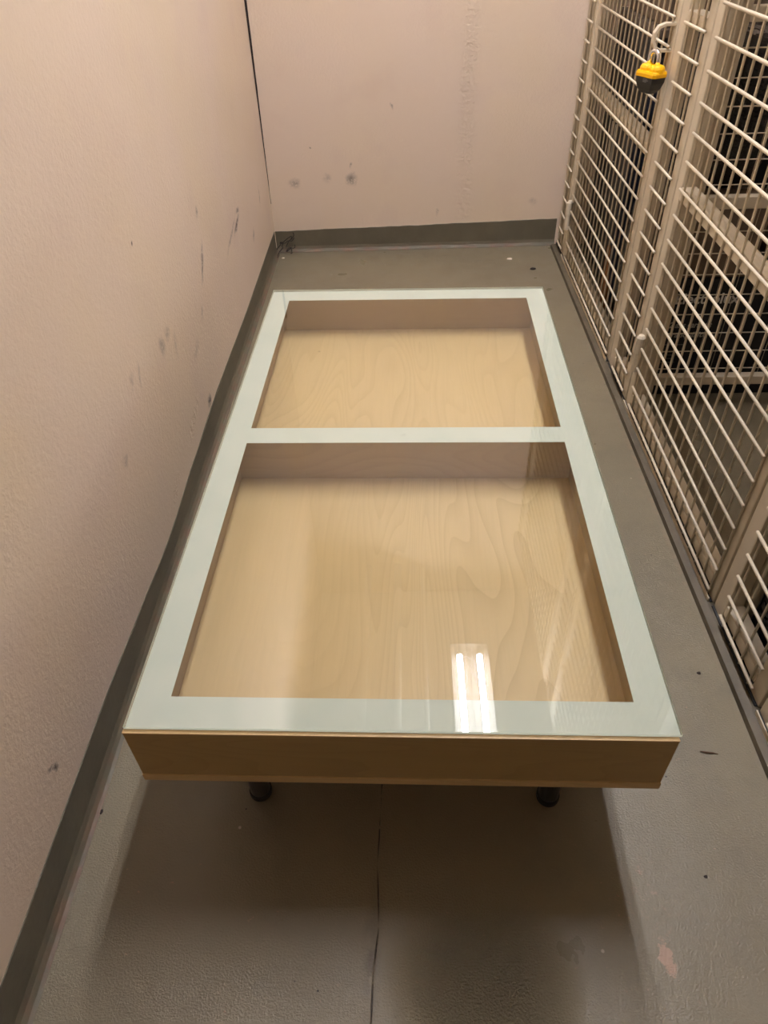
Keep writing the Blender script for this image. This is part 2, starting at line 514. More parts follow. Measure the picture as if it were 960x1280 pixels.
twin_lamp(0.295, 0.70, 2.14, 2.40, TUBE_POWER, 'twin tube fluorescent ceiling lamp mirrored in the near end of the glass tabletop')

# ------------------------------------------------------------------ wood
def wood(name, c1, c2, axis='y', scale=1.0, rough=0.42, seed=0.0):
    s = NT(name)
    o = s.map(s.obj(), loc=(seed, seed * 0.7, seed * 0.3))
    st = {'y': (1, 0.16, 1), 'x': (0.16, 1, 1), 'z': (1, 1, 0.16)}[axis]
    p = s.map(o, scale=st)
    n1 = s.noise(p, 7.5 * scale, 1.5, 0.45, 0.35)
    saw = s.math('FRACT', s.math('MULTIPLY', n1, 30.0))
    line = s.range(saw, 0.0, 0.9, 1, 0)
    line = s.math('POWER', line, 2.5)
    amp = s.range(s.noise(p, 3.0 * scale, 2), 0.35, 0.7, 0.05, 0.42)
    line = s.math('MULTIPLY', line, amp)
    base = s.mix(s.range(s.noise(p, 2.5 * scale, 3), 0.3, 0.7), c1, c2)
    c = s.mix(line, base, tuple(v * k for v, k in zip(c2[:3], (0.72, 0.66, 0.60))) + (1,))
    fib = s.noise(s.map(o, scale=tuple(1 if v == 1 else 0.03 for v in st)), 260, 2, 0.6)
    c = s.mix(s.range(fib, 0.42, 0.75, 0, 0.14), c, tuple(v * 0.7 for v in c2[:3]) + (1,))
    vo = s.n('ShaderNodeTexVoronoi'); s.l(s.map(o, loc=(0.4, 0.1, 0)), vo.inputs['Vector']); vo.inputs['Scale'].default_value = 9
    knot = s.math('MULTIPLY', s.range(vo.outputs['Distance'], 0.03, 0.012), s.range(s.noise(o, 6, 1), 0.55, 0.57))
    c = s.mix(s.math('MULTIPLY', knot, 0.6), c, lin(120, 85, 55))
    s.l(c, s.bsdf.inputs['Base Color'])
    s.bsdf.inputs['Roughness'].default_value = rough
    s.bsdf.inputs['Specular IOR Level'].default_value = 0.35
    s.l(s.bump(fib, 0.06, 0.001), s.bsdf.inputs['Normal'])
    return s.mat
BIRCH1, BIRCH2 = lin(210, 182, 132), lin(202, 172, 121)
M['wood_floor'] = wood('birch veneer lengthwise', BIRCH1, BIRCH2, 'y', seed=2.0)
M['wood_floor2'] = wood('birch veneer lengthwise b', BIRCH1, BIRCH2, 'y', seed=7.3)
M['wood_x_shaded'] = wood('shaded birch veneer crosswise', lin(174, 147, 96), lin(164, 136, 86), 'x', seed=3.1)  # same birch, with the shade on front, back and divider in its colour
M['wood_y_shaded'] = wood('shaded birch veneer side', lin(170, 146, 104), lin(160, 136, 94), 'y', seed=4.4)  # same birch, darkened to carry the shade of the side panels
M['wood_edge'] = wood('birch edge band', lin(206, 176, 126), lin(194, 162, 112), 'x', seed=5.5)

def glass_material():
    s = NT('clear table glass')
    s.t.nodes.remove(s.bsdf)
    geo = s.n('ShaderNodeNewGeometry')
    ior = s.range(geo.outputs['Backfacing'], 0, 1, 1.5, 1 / 1.5)
    fr = s.n('ShaderNodeFresnel'); s.l(ior, fr.inputs['IOR'])
    tr = s.n('ShaderNodeBsdfTransparent'); tr.inputs[0].default_value = (0.975, 0.99, 0.98, 1)
    gl = s.n('ShaderNodeBsdfGlossy'); gl.inputs['Roughness'].default_value = 0.0
    gl.inputs['Color'].default_value = (1, 1, 1, 1)
    mx = s.n('ShaderNodeMixShader')
    s.l(fr.outputs[0], mx.inputs[0]); s.l(tr.outputs[0], mx.inputs[1]); s.l(gl.outputs[0], mx.inputs[2])
    s.l(mx.outputs[0], s.out.inputs[0])
    return s.mat
M['glass'] = glass_material()
def edge_material():
    s = NT('pale green glass edge')
    s.t.nodes.remove(s.bsdf)
    d = s.n('ShaderNodeBsdfDiffuse'); d.inputs[0].default_value = lin(220, 230, 216)
    t = s.n('ShaderNodeBsdfTranslucent'); t.inputs[0].default_value = lin(232, 240, 226)
    mx = s.n('ShaderNodeMixShader'); mx.inputs[0].default_value = 0.65
    s.l(d.outputs[0], mx.inputs[1]); s.l(t.outputs[0], mx.inputs[2])
    s.l(mx.outputs[0], s.out.inputs[0])
    return s.mat
M['glass_edge'] = edge_material()
def border_material():
    s = NT('pale green white back painted border')
    s.t.nodes.remove(s.bsdf)
    o = s.obj()
    c = s.mix(s.range(s.noise(o, 20, 3), 0.4, 0.7), lin(214, 217, 203), lin(208, 213, 199))
    sm = s.mark(o, (-0.008, 0.546), (0.006, 0.546), 0.006, 0.0, s.range(s.noise(o, 120, 2), 0.35, 0.6))
    c = s.mix(s.math('MULTIPLY', sm, 0.35), c, lin(150, 150, 140))
    d = s.n('ShaderNodeBsdfDiffuse'); s.l(c, d.inputs[0])
    t = s.n('ShaderNodeBsdfTranslucent'); s.l(c, t.inputs[0])
    mx = s.n('ShaderNodeMixShader'); mx.inputs[0].default_value = 0.10
    s.l(d.outputs[0], mx.inputs[1]); s.l(t.outputs[0], mx.inputs[2])
    s.l(mx.outputs[0], s.out.inputs[0])
    return s.mat
M['border'] = border_material()
M['leg'] = simple('dark grey metal', lin(92, 92, 94), 0.35, metallic=0.7)
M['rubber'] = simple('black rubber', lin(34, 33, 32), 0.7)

# ------------------------------------------------------------------ glass-topped display table
TX, TY = -0.0118, 0.4067
tbl = thing('display_table', 'low birch coffee table with white bordered glass top and two empty display compartments', 'table', (TX, TY, 0), -0.0156)
def tpart(name, mb, mat, bevel=0.0, parent=tbl, smooth=False):
    return link(name, mb.mesh(name, mat, bevel, smooth, (TX, TY, 0)), parent)
X0, X1, Y0, Y1 = -0.3118, 0.2858, 0.4025, 1.5030
ZB, ZF, ZT = 0.219, 0.237, 0.3205
TH = 0.018
mb = MB(); mb.box(X0 - .0005, X1 + .0008, Y0 - .0012, Y1 + .001, ZB, 0.2315)
tpart('bottom_board', mb, M['wood_edge'], 0.0008)
mb = MB(); mb.box(X0, X1, Y0, Y0 + TH, 0.2318, ZT); tpart('front_panel', mb, M['wood_x_shaded'], 0.0008)
mb = MB(); mb.box(X0, X1, Y1 - TH, Y1, 0.2318, ZT); tpart('back_panel', mb, M['wood_x_shaded'], 0.0008)
mb = MB(); mb.box(X0, X0 + TH, Y0 + TH, Y1 - TH, 0.2318, ZT); tpart('side_panel', mb, M['wood_y_shaded'], 0.0008)
mb = MB(); mb.box(X1 - TH, X1, Y0 + TH, Y1 - TH, 0.2318, ZT); tpart('side_panel', mb, M['wood_y_shaded'], 0.0008)
mb = MB(); mb.box(X0, X1, Y0 - .0004, Y0 + 0.004, ZT - 0.0018, ZT + 0.0004); tpart('edge_strip', mb, M['wood_edge'])
mb = MB(); mb.box(X0 + TH, X1 - TH, 0.944, 0.962, ZF, ZT); tpart('divider', mb, M['wood_x_shaded'], 0.0006)
mb = MB(); mb.box(X0 + TH, X1 - TH, Y0 + TH, 0.944, 0.2316, ZF); tpart('compartment_floor', mb, M['wood_floor'])
mb = MB(); mb.box(X0 + TH, X1 - TH, 0.962, Y1 - TH, 0.2316, ZF); tpart('compartment_floor', mb, M['wood_floor2'])
gx0, gx1, gy0, gy1 = -0.3108, 0.2884, 0.4067, 1.5044
ix0, ix1, ya, yb_, yc, yd = -0.2693, 0.2479, 0.4487, 0.9321, 0.9742, 1.4589
mb = MB()
e_ = 0.0006
for (a, b, c, d) in ((gx0 + e_, gx1 - e_, gy0 + e_, ya), (gx0 + e_, gx1 - e_, yd, gy1 - e_), (ix0, ix1, yb_, yc), (gx0 + e_, ix0, ya, yd), (ix1, gx1 - e_, ya, yd)):
    mb.box(a, b, c, d, ZT + 0.0004, ZT + 0.0010)
tpart('painted_border', mb, M['border'])
mb = MB()
z0, z1 = ZT + 0.0012, ZT + 0.0052
vs = [(gx0, gy0, z0), (gx1, gy0, z0), (gx1, gy1, z0), (gx0, gy1, z0), (gx0, gy0, z1), (gx1, gy0, z1), (gx1, gy1, z1), (gx0, gy1, z1)]
mb.add(vs, [(0, 3, 2, 1), (4, 5, 6, 7)], 0)
mb.add(vs, [(0, 1, 5, 4), (1, 2, 6, 5), (2, 3, 7, 6), (3, 0, 4, 7)], 1)
tpart('glass_top', mb, [M['glass'], M['glass_edge']])
for lx in (-0.2205, 0.2002):
    for ly in (0.498, 1.4122):
        mb = MB()
        mb.lathe([(0.0145, 0.012), (0.0145, ZB - 0.006)], (lx, ly, 0), 24)
        lg = tpart('leg', mb, M['leg'], 0, smooth=False)
        mb = MB(); mb.lathe([(0.0155, 0.0), (0.0165, 0.003), (0.0165, 0.010), (0.0145, 0.0125)], (lx, ly, 0), 24)
        tpart('foot', mb, M['rubber'], 0, lg)
        mb = MB(); mb.lathe([(0.022, 0.0), (0.022, 0.006)], (lx, ly, ZB - 0.006), 24)
        tpart('mounting_plate', mb, M['leg'], 0, lg)

# ------------------------------------------------------------------ cage fronts
M['cage'] = simple('cream powder coated steel', lin(216, 203, 178), 0.45, spec=0.4, bump=(220, 0.05, 0.001), var=0.05, vscale=40)
M['galv'] = simple('zinc plated steel', lin(200, 196, 186), 0.35, metallic=0.8)
CTOP = 2.08
RH, RV = 0.0029, 0.0023
HS, VS = 0.0500, 0.0390
XH, XV = XC - 0.0008, XC + 0.0045     # horizontals in front, verticals behind them
XT0, XT1 = XC + 0.0072, XC + 0.037    # frame tubes
H0 = 0.0345                            # lowest horizontal
wire_cache = {}
def wire_mesh(kind, L):
    key = (kind, round(L, 4))
    if key not in wire_cache:
        mb = MB()
        r = RH if kind == 'h' else RV
        if kind == 'h':
            mb.tube([(0, -L / 2, 0), (0, L / 2, 0)], r, 8)
        elif kind == 'v':
            mb.tube([(0, 0, -L / 2), (0, 0, L / 2)], r, 8)
        else:
            mb.tube([(-L / 2, 0, 0), (L / 2, 0, 0)], 0.0013, 8)
        wire_cache[key] = mb.mesh('wire_' + kind, M['cage'], smooth=True)
    return wire_cache[key]

def cage(name, label, cat, y0, y1, stile_near, stile_far, mids=(), bottom=True, tag_group=None, hinges=None, sill=False, vstart=None):
    """one flat mesh frame in the plane of the corridor front; y0 < y1; stile widths at both ends"""
    t = thing(name, label, cat, (XT0, (y0 + y1) / 2, 0.012), 0, tag_group)
    off = t.location
    wa, wb = y0 + stile_near, y1 - stile_far
    y0 *= 1.013; y1 *= 1.013
    def P(nm, mb, mat=M['cage'], bevel=0.0):
        return link(nm, mb.mesh(nm, mat, bevel, False, off), t)
    for a, b in ((y0, y0 + stile_near), (y1 - stile_far, y1)):
        if b - a > 0.001:
            mb = MB(); mb.box(XT0, XT1, a, b, 0.012, CTOP); P('stile', mb, bevel=0.003)
    ia, ib = y0 + stile_near, y1 - stile_far
    mb = MB(); mb.box(XT0, XT1, ia, ib, CTOP - 0.03, CTOP); P('top_rail', mb, bevel=0.002)
    if bottom:
        mb = MB(); mb.box(XT0, XT1, ia, ib, 0.030, 0.054); P('bottom_rail', mb, bevel=0.002)
        mb = MB(); mb.box(XT0 - 0.004, XT1, y0 + 0.002, y1 - 0.002, 0.0122, 0.0145); P('gap_shade_strip', mb, M['rubber'])  # black strip standing in for the shaded gap below the rail
    for z in mids:
        mb = MB(); mb.box(XT0, XT1, ia, ib, z - 0.0125, z + 0.0125); P('middle_rail', mb, bevel=0.002)
    ia, ib = wa, wb
    ov = 0.006
    L = (ib - ia) + 2 * ov
    nh = int((CTOP - 0.02 - H0) / HS) + 1
    me = wire_mesh('h', L)
    for k in range(nh):
        link('horizontal_wire', me, t, (XH - off[0], (ia + ib) / 2 - off[1], H0 + k * HS - off[2]))
    zt, zb = H0 + (nh - 1) * HS + 0.012, H0 - 0.015
    me = wire_mesh('v', zt - zb)
    yv = (ib - 0.006) if vstart is None else vstart
    while yv > ia - 0.004:
        link('vertical_wire', me, t, (XV - off[0], yv - off[1], (zt + zb) / 2 - off[2]))
        yv -= VS
    if sill:
        mb = MB(); mb.box(XC - 0.001, XC + 0.0012, y0 + 0.004, y1 - 0.004, 0.0125, 0.021); P('sill_strip', mb, bevel=0)
    for (hy, hz) in (hinges or ()):
        mb = MB(); mb.tube([(XC - 0.002, hy, hz - 0.045), (XC - 0.002, hy, hz)], 0.0095, 12)
        hp = P('hinge', mb)
        mb = MB(); mb.tube([(XC - 0.002, hy, hz + 0.001), (XC - 0.002, hy, hz + 0.040), (XC - 0.002, hy, hz + 0.046)], [0.0105, 0.0105, 0.006], 12)
        link('hinge_knuckle', mb.mesh('hinge_knuckle', M['cage'], 0, False, off), hp)
    return t

# far to near
p0 = cage('mesh_partition', 'narrow strip of cream wire mesh in the corner by the back wall', 'partition', 2.415, 2.525, 0.035, 0.010)
d1 = cage('cage_door', 'far cream wire mesh cage door carrying the yellow padlock', 'cage door', 1.690, 2.408, 0.034, 0.038, mids=(0.532,), sill=True, hinges=((2.396, 0.165), (2.396, 1.75)))
p1 = cage('mesh_partition', 'slim mesh panel between the padlocked door and the middle cage door', 'partition', 1.502, 1.684, 0.034, 0.040, mids=(0.790,))
d2 = cage('cage_door', 'middle cream wire mesh cage door in front of the black lettered box', 'cage door', 0.842, 1.496, 0.030, 0.032, mids=(0.522,), sill=True, hinges=((1.4855, 0.165), (1.4855, 1.75)))
p2 = cage('mesh_partition', 'slim mesh panel at the right edge in front of the black basket', 'partition', 0.628, 0.836, 0.034, 0.036, mids=(0.790,))
d3 = cage('cage_door', 'nearest mesh cage door, only its foot showing at the right edge', 'cage door', -0.03, 0.622, 0.032, 0.034, mids=(0.522,), sill=True)
p3 = cage('mesh_partition', 'mesh panel beyond the nearest door, seen only mirrored in the glass', 'partition', -0.62, -0.036, 0.036, 0.036, mids=(0.532,))

# hasp on the far door
off = d1.location
mb = MB()
hp = [(XT0, 0.772), (XC - 0.012, 0.772), (XC - 0.024, 0.768), (XC - 0.031, 0.757), (XC - 0.031, 0.742), (XC - 0.025, 0.731), (XC - 0.014, 0.727), (XT0, 0.727)]
yh0, yh1 = 1.720, 1.736
def flatbar(mb, pts, y0, y1, th):
    n = len(pts); k = len(mb.v)
    for i, (x, z) in enumerate(pts):
        a = Vector(pts[max(i - 1, 0)]); b = Vector(pts[min(i + 1, n - 1)])
        d = (b - a).normalized(); nn = Vector((-d.y, d.x)) * th / 2
        for (yy, s_) in ((y0, 1), (y1, 1), (y1, -1), (y0, -1)):
            mb.v.append((x + nn.x * s_, yy, z + nn.y * s_))
    for i in range(n - 1):
        for j in range(4):
            q = k + i * 4
            mb.f.append((q + j, q + (j + 1) % 4, q + 4 + (j + 1) % 4, q + 4 + j)); mb.mi.append(0)
    mb.f.append((k + 3, k + 2, k + 1, k)); mb.mi.append(0)
    e = k + (n - 1) * 4
    mb.f.append((e, e + 1, e + 2, e + 3)); mb.mi.append(0)
flatbar(mb, hp, yh0, yh1, 0.006)
link('lock_staple', mb.mesh('lock_staple', M['cage'], 0.001, False, off), d1)

# padlock
PX, PY, PZ = 0.517, 1.708, 0.675
pl = thing('padlock', 'yellow and black padlock hanging from the cage door staple', 'padlock', (PX, PY, PZ), math.radians(-62))
m_yel = simple('yellow plastic', lin(255, 190, 0), 0.35, bump=(150, 0.05, 0.001))
m_blk = simple('black plastic', lin(46, 44, 42), 0.4)
m_chr = simple('chrome', (0.85, 0.85, 0.86, 1), 0.12, metallic=1.0)
oct_ = [(-0.028, -0.013), (-0.023, -0.019), (0.023, -0.019), (0.028, -0.013), (0.028, 0.013), (0.023, 0.019), (-0.023, 0.019), (-0.028, 0.013)]
def rings_mesh(mb, outline, rings):
    k = len(mb.v); n = len(outline)
    for z, s_ in rings:
        for x, y in outline:
            mb.v.append((x * s_, y * s_, z))
    for i in range(len(rings) - 1):
        for j in range(n):
            q = k + i * n
            mb.f.append((q + j, q + (j + 1) % n, q + n + (j + 1) % n, q + n + j)); mb.mi.append(0)
    mb.f.append(tuple(k + j for j in reversed(range(n)))); mb.mi.append(0)
    e = k + (len(rings) - 1) * n
    mb.f.append(tuple(e + j for j in range(n))); mb.mi.append(0)
mb = MB(); rings_mesh(mb, oct_, [(-0.020, 0.50), (-0.012, 0.78), (0.000, 0.96), (0.010, 1.0)])
link('body', mb.mesh('body', m_blk, 0.0012), pl)
mb = MB(); rings_mesh(mb, oct_, [(0.0102, 1.04), (0.0165, 1.04), (0.0205, 0.97)])
for sx in (-0.0130, 0.0130):
    mb.lathe([(0.0165, 0.018), (0.0160, 0.025), (0.0135, 0.0295), (0.0095, 0.0315)], (sx, 0, 0), 14)
link('cap', mb.mesh('cap', m_yel, 0.0006), pl)
mb = MB()
sh = []
for i in range(13):
    a = math.pi * i / 12
    sh.append((-0.0120 * math.cos(a), 0, 0.0425 + 0.0120 * math.sin(a)))
mb.tube([(-0.0120, 0, 0.027)] + sh + [(0.0120, 0, 0.027)], 0.0046, 12)
link('shackle', mb.mesh('shackle', m_chr, smooth=True), pl)
m_pr = simple('grey print', lin(120, 118, 112), 0.5)
mb = MB()
for zz, ww in ((0.0075, 0.006), (0.0050, 0.0075), (0.0026, 0.005)):
    mb.box(-0.002, -0.002 + ww * 2, -0.0192, -0.0180, zz - 0.0006, zz + 0.0006)
link('print', mb.mesh('print', m_pr), pl)

# ------------------------------------------------------------------ divider meshes between the cages
def divider(y, label, x0=0.585, x1=1.70, mids=(0.480, 0.800)):
    t = thing('cage_divider', label, 'partition', (x0, y, 0.0))
    off = t.location
    def P(nm, mb, bevel=0.002):
        return link(nm, mb.mesh(nm, M['cage'], bevel, False, off), t)
    for a in (x0, x1 - 0.025):
        mb = MB(); mb.box(a, a + 0.025, y, y + 0.022, 0.0, CTOP); P('stile', mb)
    for z, h in [(0.062, 0.022)] + [(z, 0.024) for z in mids] + [(CTOP - 0.025, 0.025)]:
        mb = MB(); mb.box(x0 + 0.025, x1 - 0.025, y, y + 0.022, z, z + h); P('rail', mb)
    nh = int((CTOP - 0.11) / HS)
    me = wire_mesh('x', x1 - x0 - 0.02)
    for k in range(nh):
        link('horizontal_wire', me, t, ((x1 - x0) / 2, 0.026, 0.093 + k * 0.0475))
    zt, zb = 0.093 + (nh - 1) * 0.0475 + 0.01, 0.068
    key = 'vthin'
    if key not in wire_cache:
        mb = MB(); mb.tube([(0, 0, -(zt - zb) / 2), (0, 0, (zt - zb) / 2)], 0.0007, 6)
        wire_cache[key] = mb.mesh('wire_thin', M['cage'], smooth=True)
    xx = x0 + 0.045
    while xx < x1 - 0.03:
        link('vertical_wire', wire_cache[key], t, (xx - x0, 0.0295, (zt + zb) / 2))
        xx += VS
    return t
divider(1.508, 'wire mesh divider across the cage in front of the black lettered box')
divider(0.800, 'wire mesh divider behind the black basket at the right edge')

# ------------------------------------------------------------------ things stored in the cages
m_carton_k = simple('black printed carton', lin(24, 24, 28), 0.5, spec=0.4)
m_carton_b = simple('grey brown cardboard', lin(124, 108, 92), 0.85, spec=0.15, var=0.12, vscale=12, bump=(120, 0.1, 0.001))
m_carton = simple('brown cardboard', lin(150, 106, 66), 0.85, spec=0.15, var=0.15, vscale=14, bump=(120, 0.1, 0.001))
m_tape = simple('brown parcel tape', lin(110, 92, 72), 0.3)
m_ink = simple('light grey print', lin(226, 222, 214), 0.6)
m_ink2 = simple('dim grey print', lin(172, 168, 160), 0.6)
m_poly = simple('black plastic film', lin(20, 20, 21), 0.18, spec=0.6, bump=(28, 0.6, 0.02))
m_navy = simple('navy cloth', lin(23, 28, 44), 0.8, spec=0.2, bump=(300, 0.3, 0.001))
m_cab = simple('black laminate', lin(26, 24, 25), 0.5)

def text(body, size, mat, x, z, y, parent, off, shear=0.0, width=None, name='lettering'):
    cu = bpy.data.curves.new('lettering', 'FONT')
    cu.body = body; cu.size = size; cu.shear = shear
    cu.extrude = 0.0003; cu.offset = size * 0.018
    cu.resolution_u = 3
    tmp = bpy.data.objects.new('tmp', cu); col.objects.link(tmp)
    dg = bpy.context.evaluated_depsgraph_get(); dg.update()
    me = bpy.data.meshes.new_from_object(tmp.evaluated_get(dg))
    bpy.data.objects.remove(tmp)
    xs = [v.co.x for v in me.vertices]; lo, hi = min(xs), max(xs)
    k = (width / (hi - lo)) if width else 1.0
    for v in me.vertices:
        cx, cy, cz = v.co
        v.co = (x + (cx - lo) * k - off[0], y - cz - 0.0004 - off[1], z + cy - off[2])
    me.materials.clear(); me.materials.append(mat)
    return link(name, me, parent)

# the black lettered appliance carton
BX0, BX1, BY0, BY1, BZ = 0.603, 1.10, 1.566, 1.83, 0.306
ab = thing('appliance_box', 'black carton with pale lettering standing on the floor behind the divider mesh', 'box', ((BX0 + BX1) / 2, (BY0 + BY1) / 2, 0))
off = ab.location
mb = MB(); mb.box(BX0, BX1, BY0, BY1, 0, BZ)
link('carton', mb.mesh('carton', m_carton_k, 0.003, False, off), ab)
mb = MB(); mb.box(BX0 + 0.002, BX1 - 0.002, (BY0 + BY1) / 2 - 0.025, (BY0 + BY1) / 2 + 0.025, BZ, BZ + 0.0006)
link('tape', mb.mesh('tape', m_tape, 0, False, off), ab)
text('Electrolux', 0.036, m_ink, 0.632, 0.247, BY0, ab, off, width=0.146)
text('2 ans garantis', 0.021, m_ink2, 0.632, 0.186, BY0, ab, off, 0.2, width=0.100)
text('de tranquillité', 0.021, m_ink2, 0.609, 0.161, BY0, ab, off, 0.2, width=0.118)
# emblem before the word: a pale square with a dark curve through it
mb = MB()
ex, ez, es = 0.607, 0.244, 0.030
arc = [(0, 0)] + [(es * 0.75 * math.sin(a * math.pi / 12) ** 0.8 if a else 0, es * (1 - math.cos(a * math.pi / 12))) for a in range(7)]
pts = [(0, 0), (es * .72, 0), (es * .72, es)] + [(es * .72 * math.cos(a * math.pi / 20) ** 1.6, es * (1 - math.sin(a * math.pi / 20) ** 1.0) ) for a in range(1, 10)]
pts = [(0, 0), (es * .70, 0), (es * .70, es), (es * .62, es * .66), (es * .48, es * .38), (es * .28, es * .15)]
k = len(mb.v)
for yy in (BY0 - 0.0008, BY0 - 0.0002):
    for px, pz in pts:
        mb.v.append((ex + px, yy, ez + pz))
n = len(pts)
mb.f.append(tuple(range(n))); mb.mi.append(0)
mb.f.append(tuple(reversed(range(n, 2 * n)))); mb.mi.append(0)
for j in range(n):
    mb.f.append((j, n + j, n + (j + 1) % n, (j + 1) % n)); mb.mi.append(0)
link('emblem', mb.mesh('emblem', m_ink2, 0, False, off), ab)
mb = MB()
for i, (zz, ww) in enumerate(((0.140, 0.07), (0.112, 0.06), (0.102, 0.05), (0.092, 0.055))):
    mb.box(0.612, 0.612 + ww, BY0 - 0.0008, BY0 - 0.0002, zz, zz + 0.0025)
link('small_print', mb.mesh('small_print', simple('faint print', lin(100, 97, 92), 0.6), 0, False, off), ab)

def carton(name, label, x0, x1, y0, y1, z0, z1, mat, tape=True, rz=0.0, cat='box'):
    t = thing(name, label, cat, ((x0 + x1) / 2, (y0 + y1) / 2, z0), rz)
    off = t.location
    mb = MB(); mb.box(x0, x1, y0, y1, z0, z1)
    link('carton', mb.mesh('carton', mat, 0.003, False, off), t)
    if tape:
        ym = (y0 + y1) / 2
        mb = MB()
        mb.box(x0 + 0.002, x1 - 0.002, ym - 0.02, ym + 0.02, z1, z1 + 0.0006)
        mb.box(x0 - 0.0006, x0, ym - 0.02, ym + 0.02, z1 - 0.06, z1 - 0.002)
        link('tape', mb.mesh('tape', m_tape, 0, False, off), t)
    return t
carton('cardboard_box', 'grey brown cardboard box lying on top of the black lettered carton', 0.606, 0.790, 1.572, 1.82, BZ + 0.001, 0.466, m_carton_b)
cu_ = blob(0.915, 1.70, BZ + 0.079, 0.085, 0.10, 0.077, 0.7, 0.004, 9, seed=2)
tag(link('cushion', cu_.mesh('cushion', simple('brown cushion cloth', lin(112, 94, 76), 0.9, spec=0.1, bump=(200, 0.2, 0.001)), smooth=True, off=(0.915, 1.70, BZ + 0.002)), loc=(0.915, 1.70, BZ + 0.002)),
    'rounded brown cushion on the black lettered carton, beside the grey brown box', 'cushion')
bag = blob(0.70, 1.73, 0.466 + 0.155, 0.085, 0.11, 0.152, 0.6, 0.012, 9, nu=48, nv=28, seed=5)
tag(link('plastic_sack', bag.mesh('plastic_sack', m_poly, smooth=True, off=(0.70, 1.73, 0.469)), loc=(0.70, 1.73, 0.469)),
    'crumpled black plastic sack piled on the grey brown cardboard box', 'sack')
# cardboard packs standing on edge just behind the mesh
carton('cardboard_pack', 'tall brown cardboard strip upright behind the slim mesh panel', 0.584, 0.598, 1.585, 1.628, 0.0, 0.372, m_carton, False, cat='cardboard')
carton('cardboard_pack', 'short brown cardboard strip upright behind the foot of the padlocked door', 0.604, 0.616, 2.03, 2.105, 0.0, 0.178, m_carton, False, cat='cardboard')
# black cabinet in the far cage with a carton on top
cb = thing('cabinet', 'large black cabinet in the far cage behind the padlocked door', 'cabinet', (0.90, 2.28, 0))
off = cb.location
mb = MB(); mb.box(0.640, 1.20, 2.09, 2.50, 0.02, 0.695); link('body', mb.mesh('body', m_cab, 0.003, False, off), cb)
mb = MB(); mb.box(0.634, 1.206, 2.084, 2.506, 0.695, 0.712); link('top_board', mb.mesh('top_board', simple('grey brown board', lin(112, 98, 86), 0.6), 0.002, False, off), cb)
for yy in (2.095, 2.296):
    mb = MB(); mb.box(0.628, 0.6395, yy, yy + 0.198, 0.03, 0.690); dd = link('door', mb.mesh('door', m_cab, 0.002, False, off), cb)
    mb = MB(); hy = yy + (0.18 if yy < 2.2 else 0.018)
    mb.tube([(0.6275, hy, 0.36), (0.616, hy, 0.36), (0.616, hy, 0.46), (0.6275, hy, 0.46)], 0.003, 8)
    link('handle', mb.mesh('handle', m_galv if False else M['galv'], 0, False, off), dd)
for xx in (0.66, 1.18):
    for yy in (2.11, 2.48):
        mb = MB(); mb.lathe([(0.014, 0), (0.014, 0.02)], (xx, yy, 0), 12); link('foot', mb.mesh('foot', M['rubber'], 0, False, off), cb)
carton('cardboard_box', 'grey brown cardboard box on top of the black cabinet in the far cage', 0.65, 1.10, 2.12, 2.48, 0.713, 1.00, m_carton_b)
# soft bags near the latch side
nb = thing('duffel_bag', 'navy cloth bag standing upright behind the latch side of the padlocked door', 'bag', (0.668, 2.028, 0))
nv = blob(0.0, 0.0, 0.31, 0.065, 0.036, 0.308, 0.55, 0.008, 7, seed=1)
link('bag_body', nv.mesh('bag_body', m_navy, smooth=True), nb)
mb = MB(); mb.tube([(-0.02, -0.03, 0.60), (-0.02, -0.03, 0.655), (-0.02, 0.0, 0.67), (-0.02, 0.03, 0.655), (-0.02, 0.03, 0.60)], 0.006, 8)
link('handle', mb.mesh('handle', m_navy, smooth=True), nb)
b2 = blob(0.0, 0.0, 0.19, 0.027, 0.062, 0.185, 0.55, 0.006, 11, nu=48, nv=28, seed=9)
tag(link('plastic_bag', b2.mesh('plastic_bag', m_poly, smooth=True), loc=(0.628, 1.91, 0.004)),
    'shiny black plastic bag slumped right behind the padlocked door', 'bag')
# black carcass further back in the far cage
carton('storage_crate', 'tall black crate at the back of the far cage beyond the lettered carton', 1.13, 1.68, 1.58, 2.02, 0.0, 0.92, m_cab, False, cat='crate')

# perforated black basket at the right edge
bk = thing('laundry_basket', 'black perforated plastic basket on the floor at the right edge', 'basket', (0.72, 0.64, 0))
off = bk.location
m_bk = simple('black basket plastic', lin(30, 28, 32), 0.45)
bx0, bx1, by0, by1, bz = 0.592, 0.85, 0.50, 0.788, 0.30
def lattice(name, axis):
    mb = MB(); nrow = 13
    for fixed in ((bx0, bx1) if axis == 'y' else (by0, by1)):
        a0, a1 = (by0, by1) if axis == 'y' else (bx0, bx1)
        th = 0.003
        ncol = int((a1 - a0) / 0.0165)
        def put(u0, u1, z0, z1):
            if axis == 'y':
                mb.box(fixed - th / 2, fixed + th / 2, u0, u1, z0, z1)
            else:
                mb.box(u0, u1, fixed - th / 2, fixed + th / 2, z0, z1)
        for k in range(nrow + 1):
            z = 0.03 + k * (bz - 0.05) / nrow
            put(a0, a1, z - 0.0058, z + 0.0058)
        for k in range(ncol + 1):
            u = a0 + k * (a1 - a0) / ncol
            put(u - 0.0035, u + 0.0035, 0.004, bz)
    o = link(name, mb.mesh(name, m_bk, 0, False, off), bk)
    o['kind'] = 'stuff'
lattice('lattice_side', 'y'); lattice('lattice_end', 'x')
mb = MB(); mb.box(bx0 - 0.002, bx1 + 0.002, by0 - 0.002, by1 + 0.002, 0.0, 0.006); link('base', mb.mesh('base', m_bk, 0.002, False, off), bk)
mb = MB()
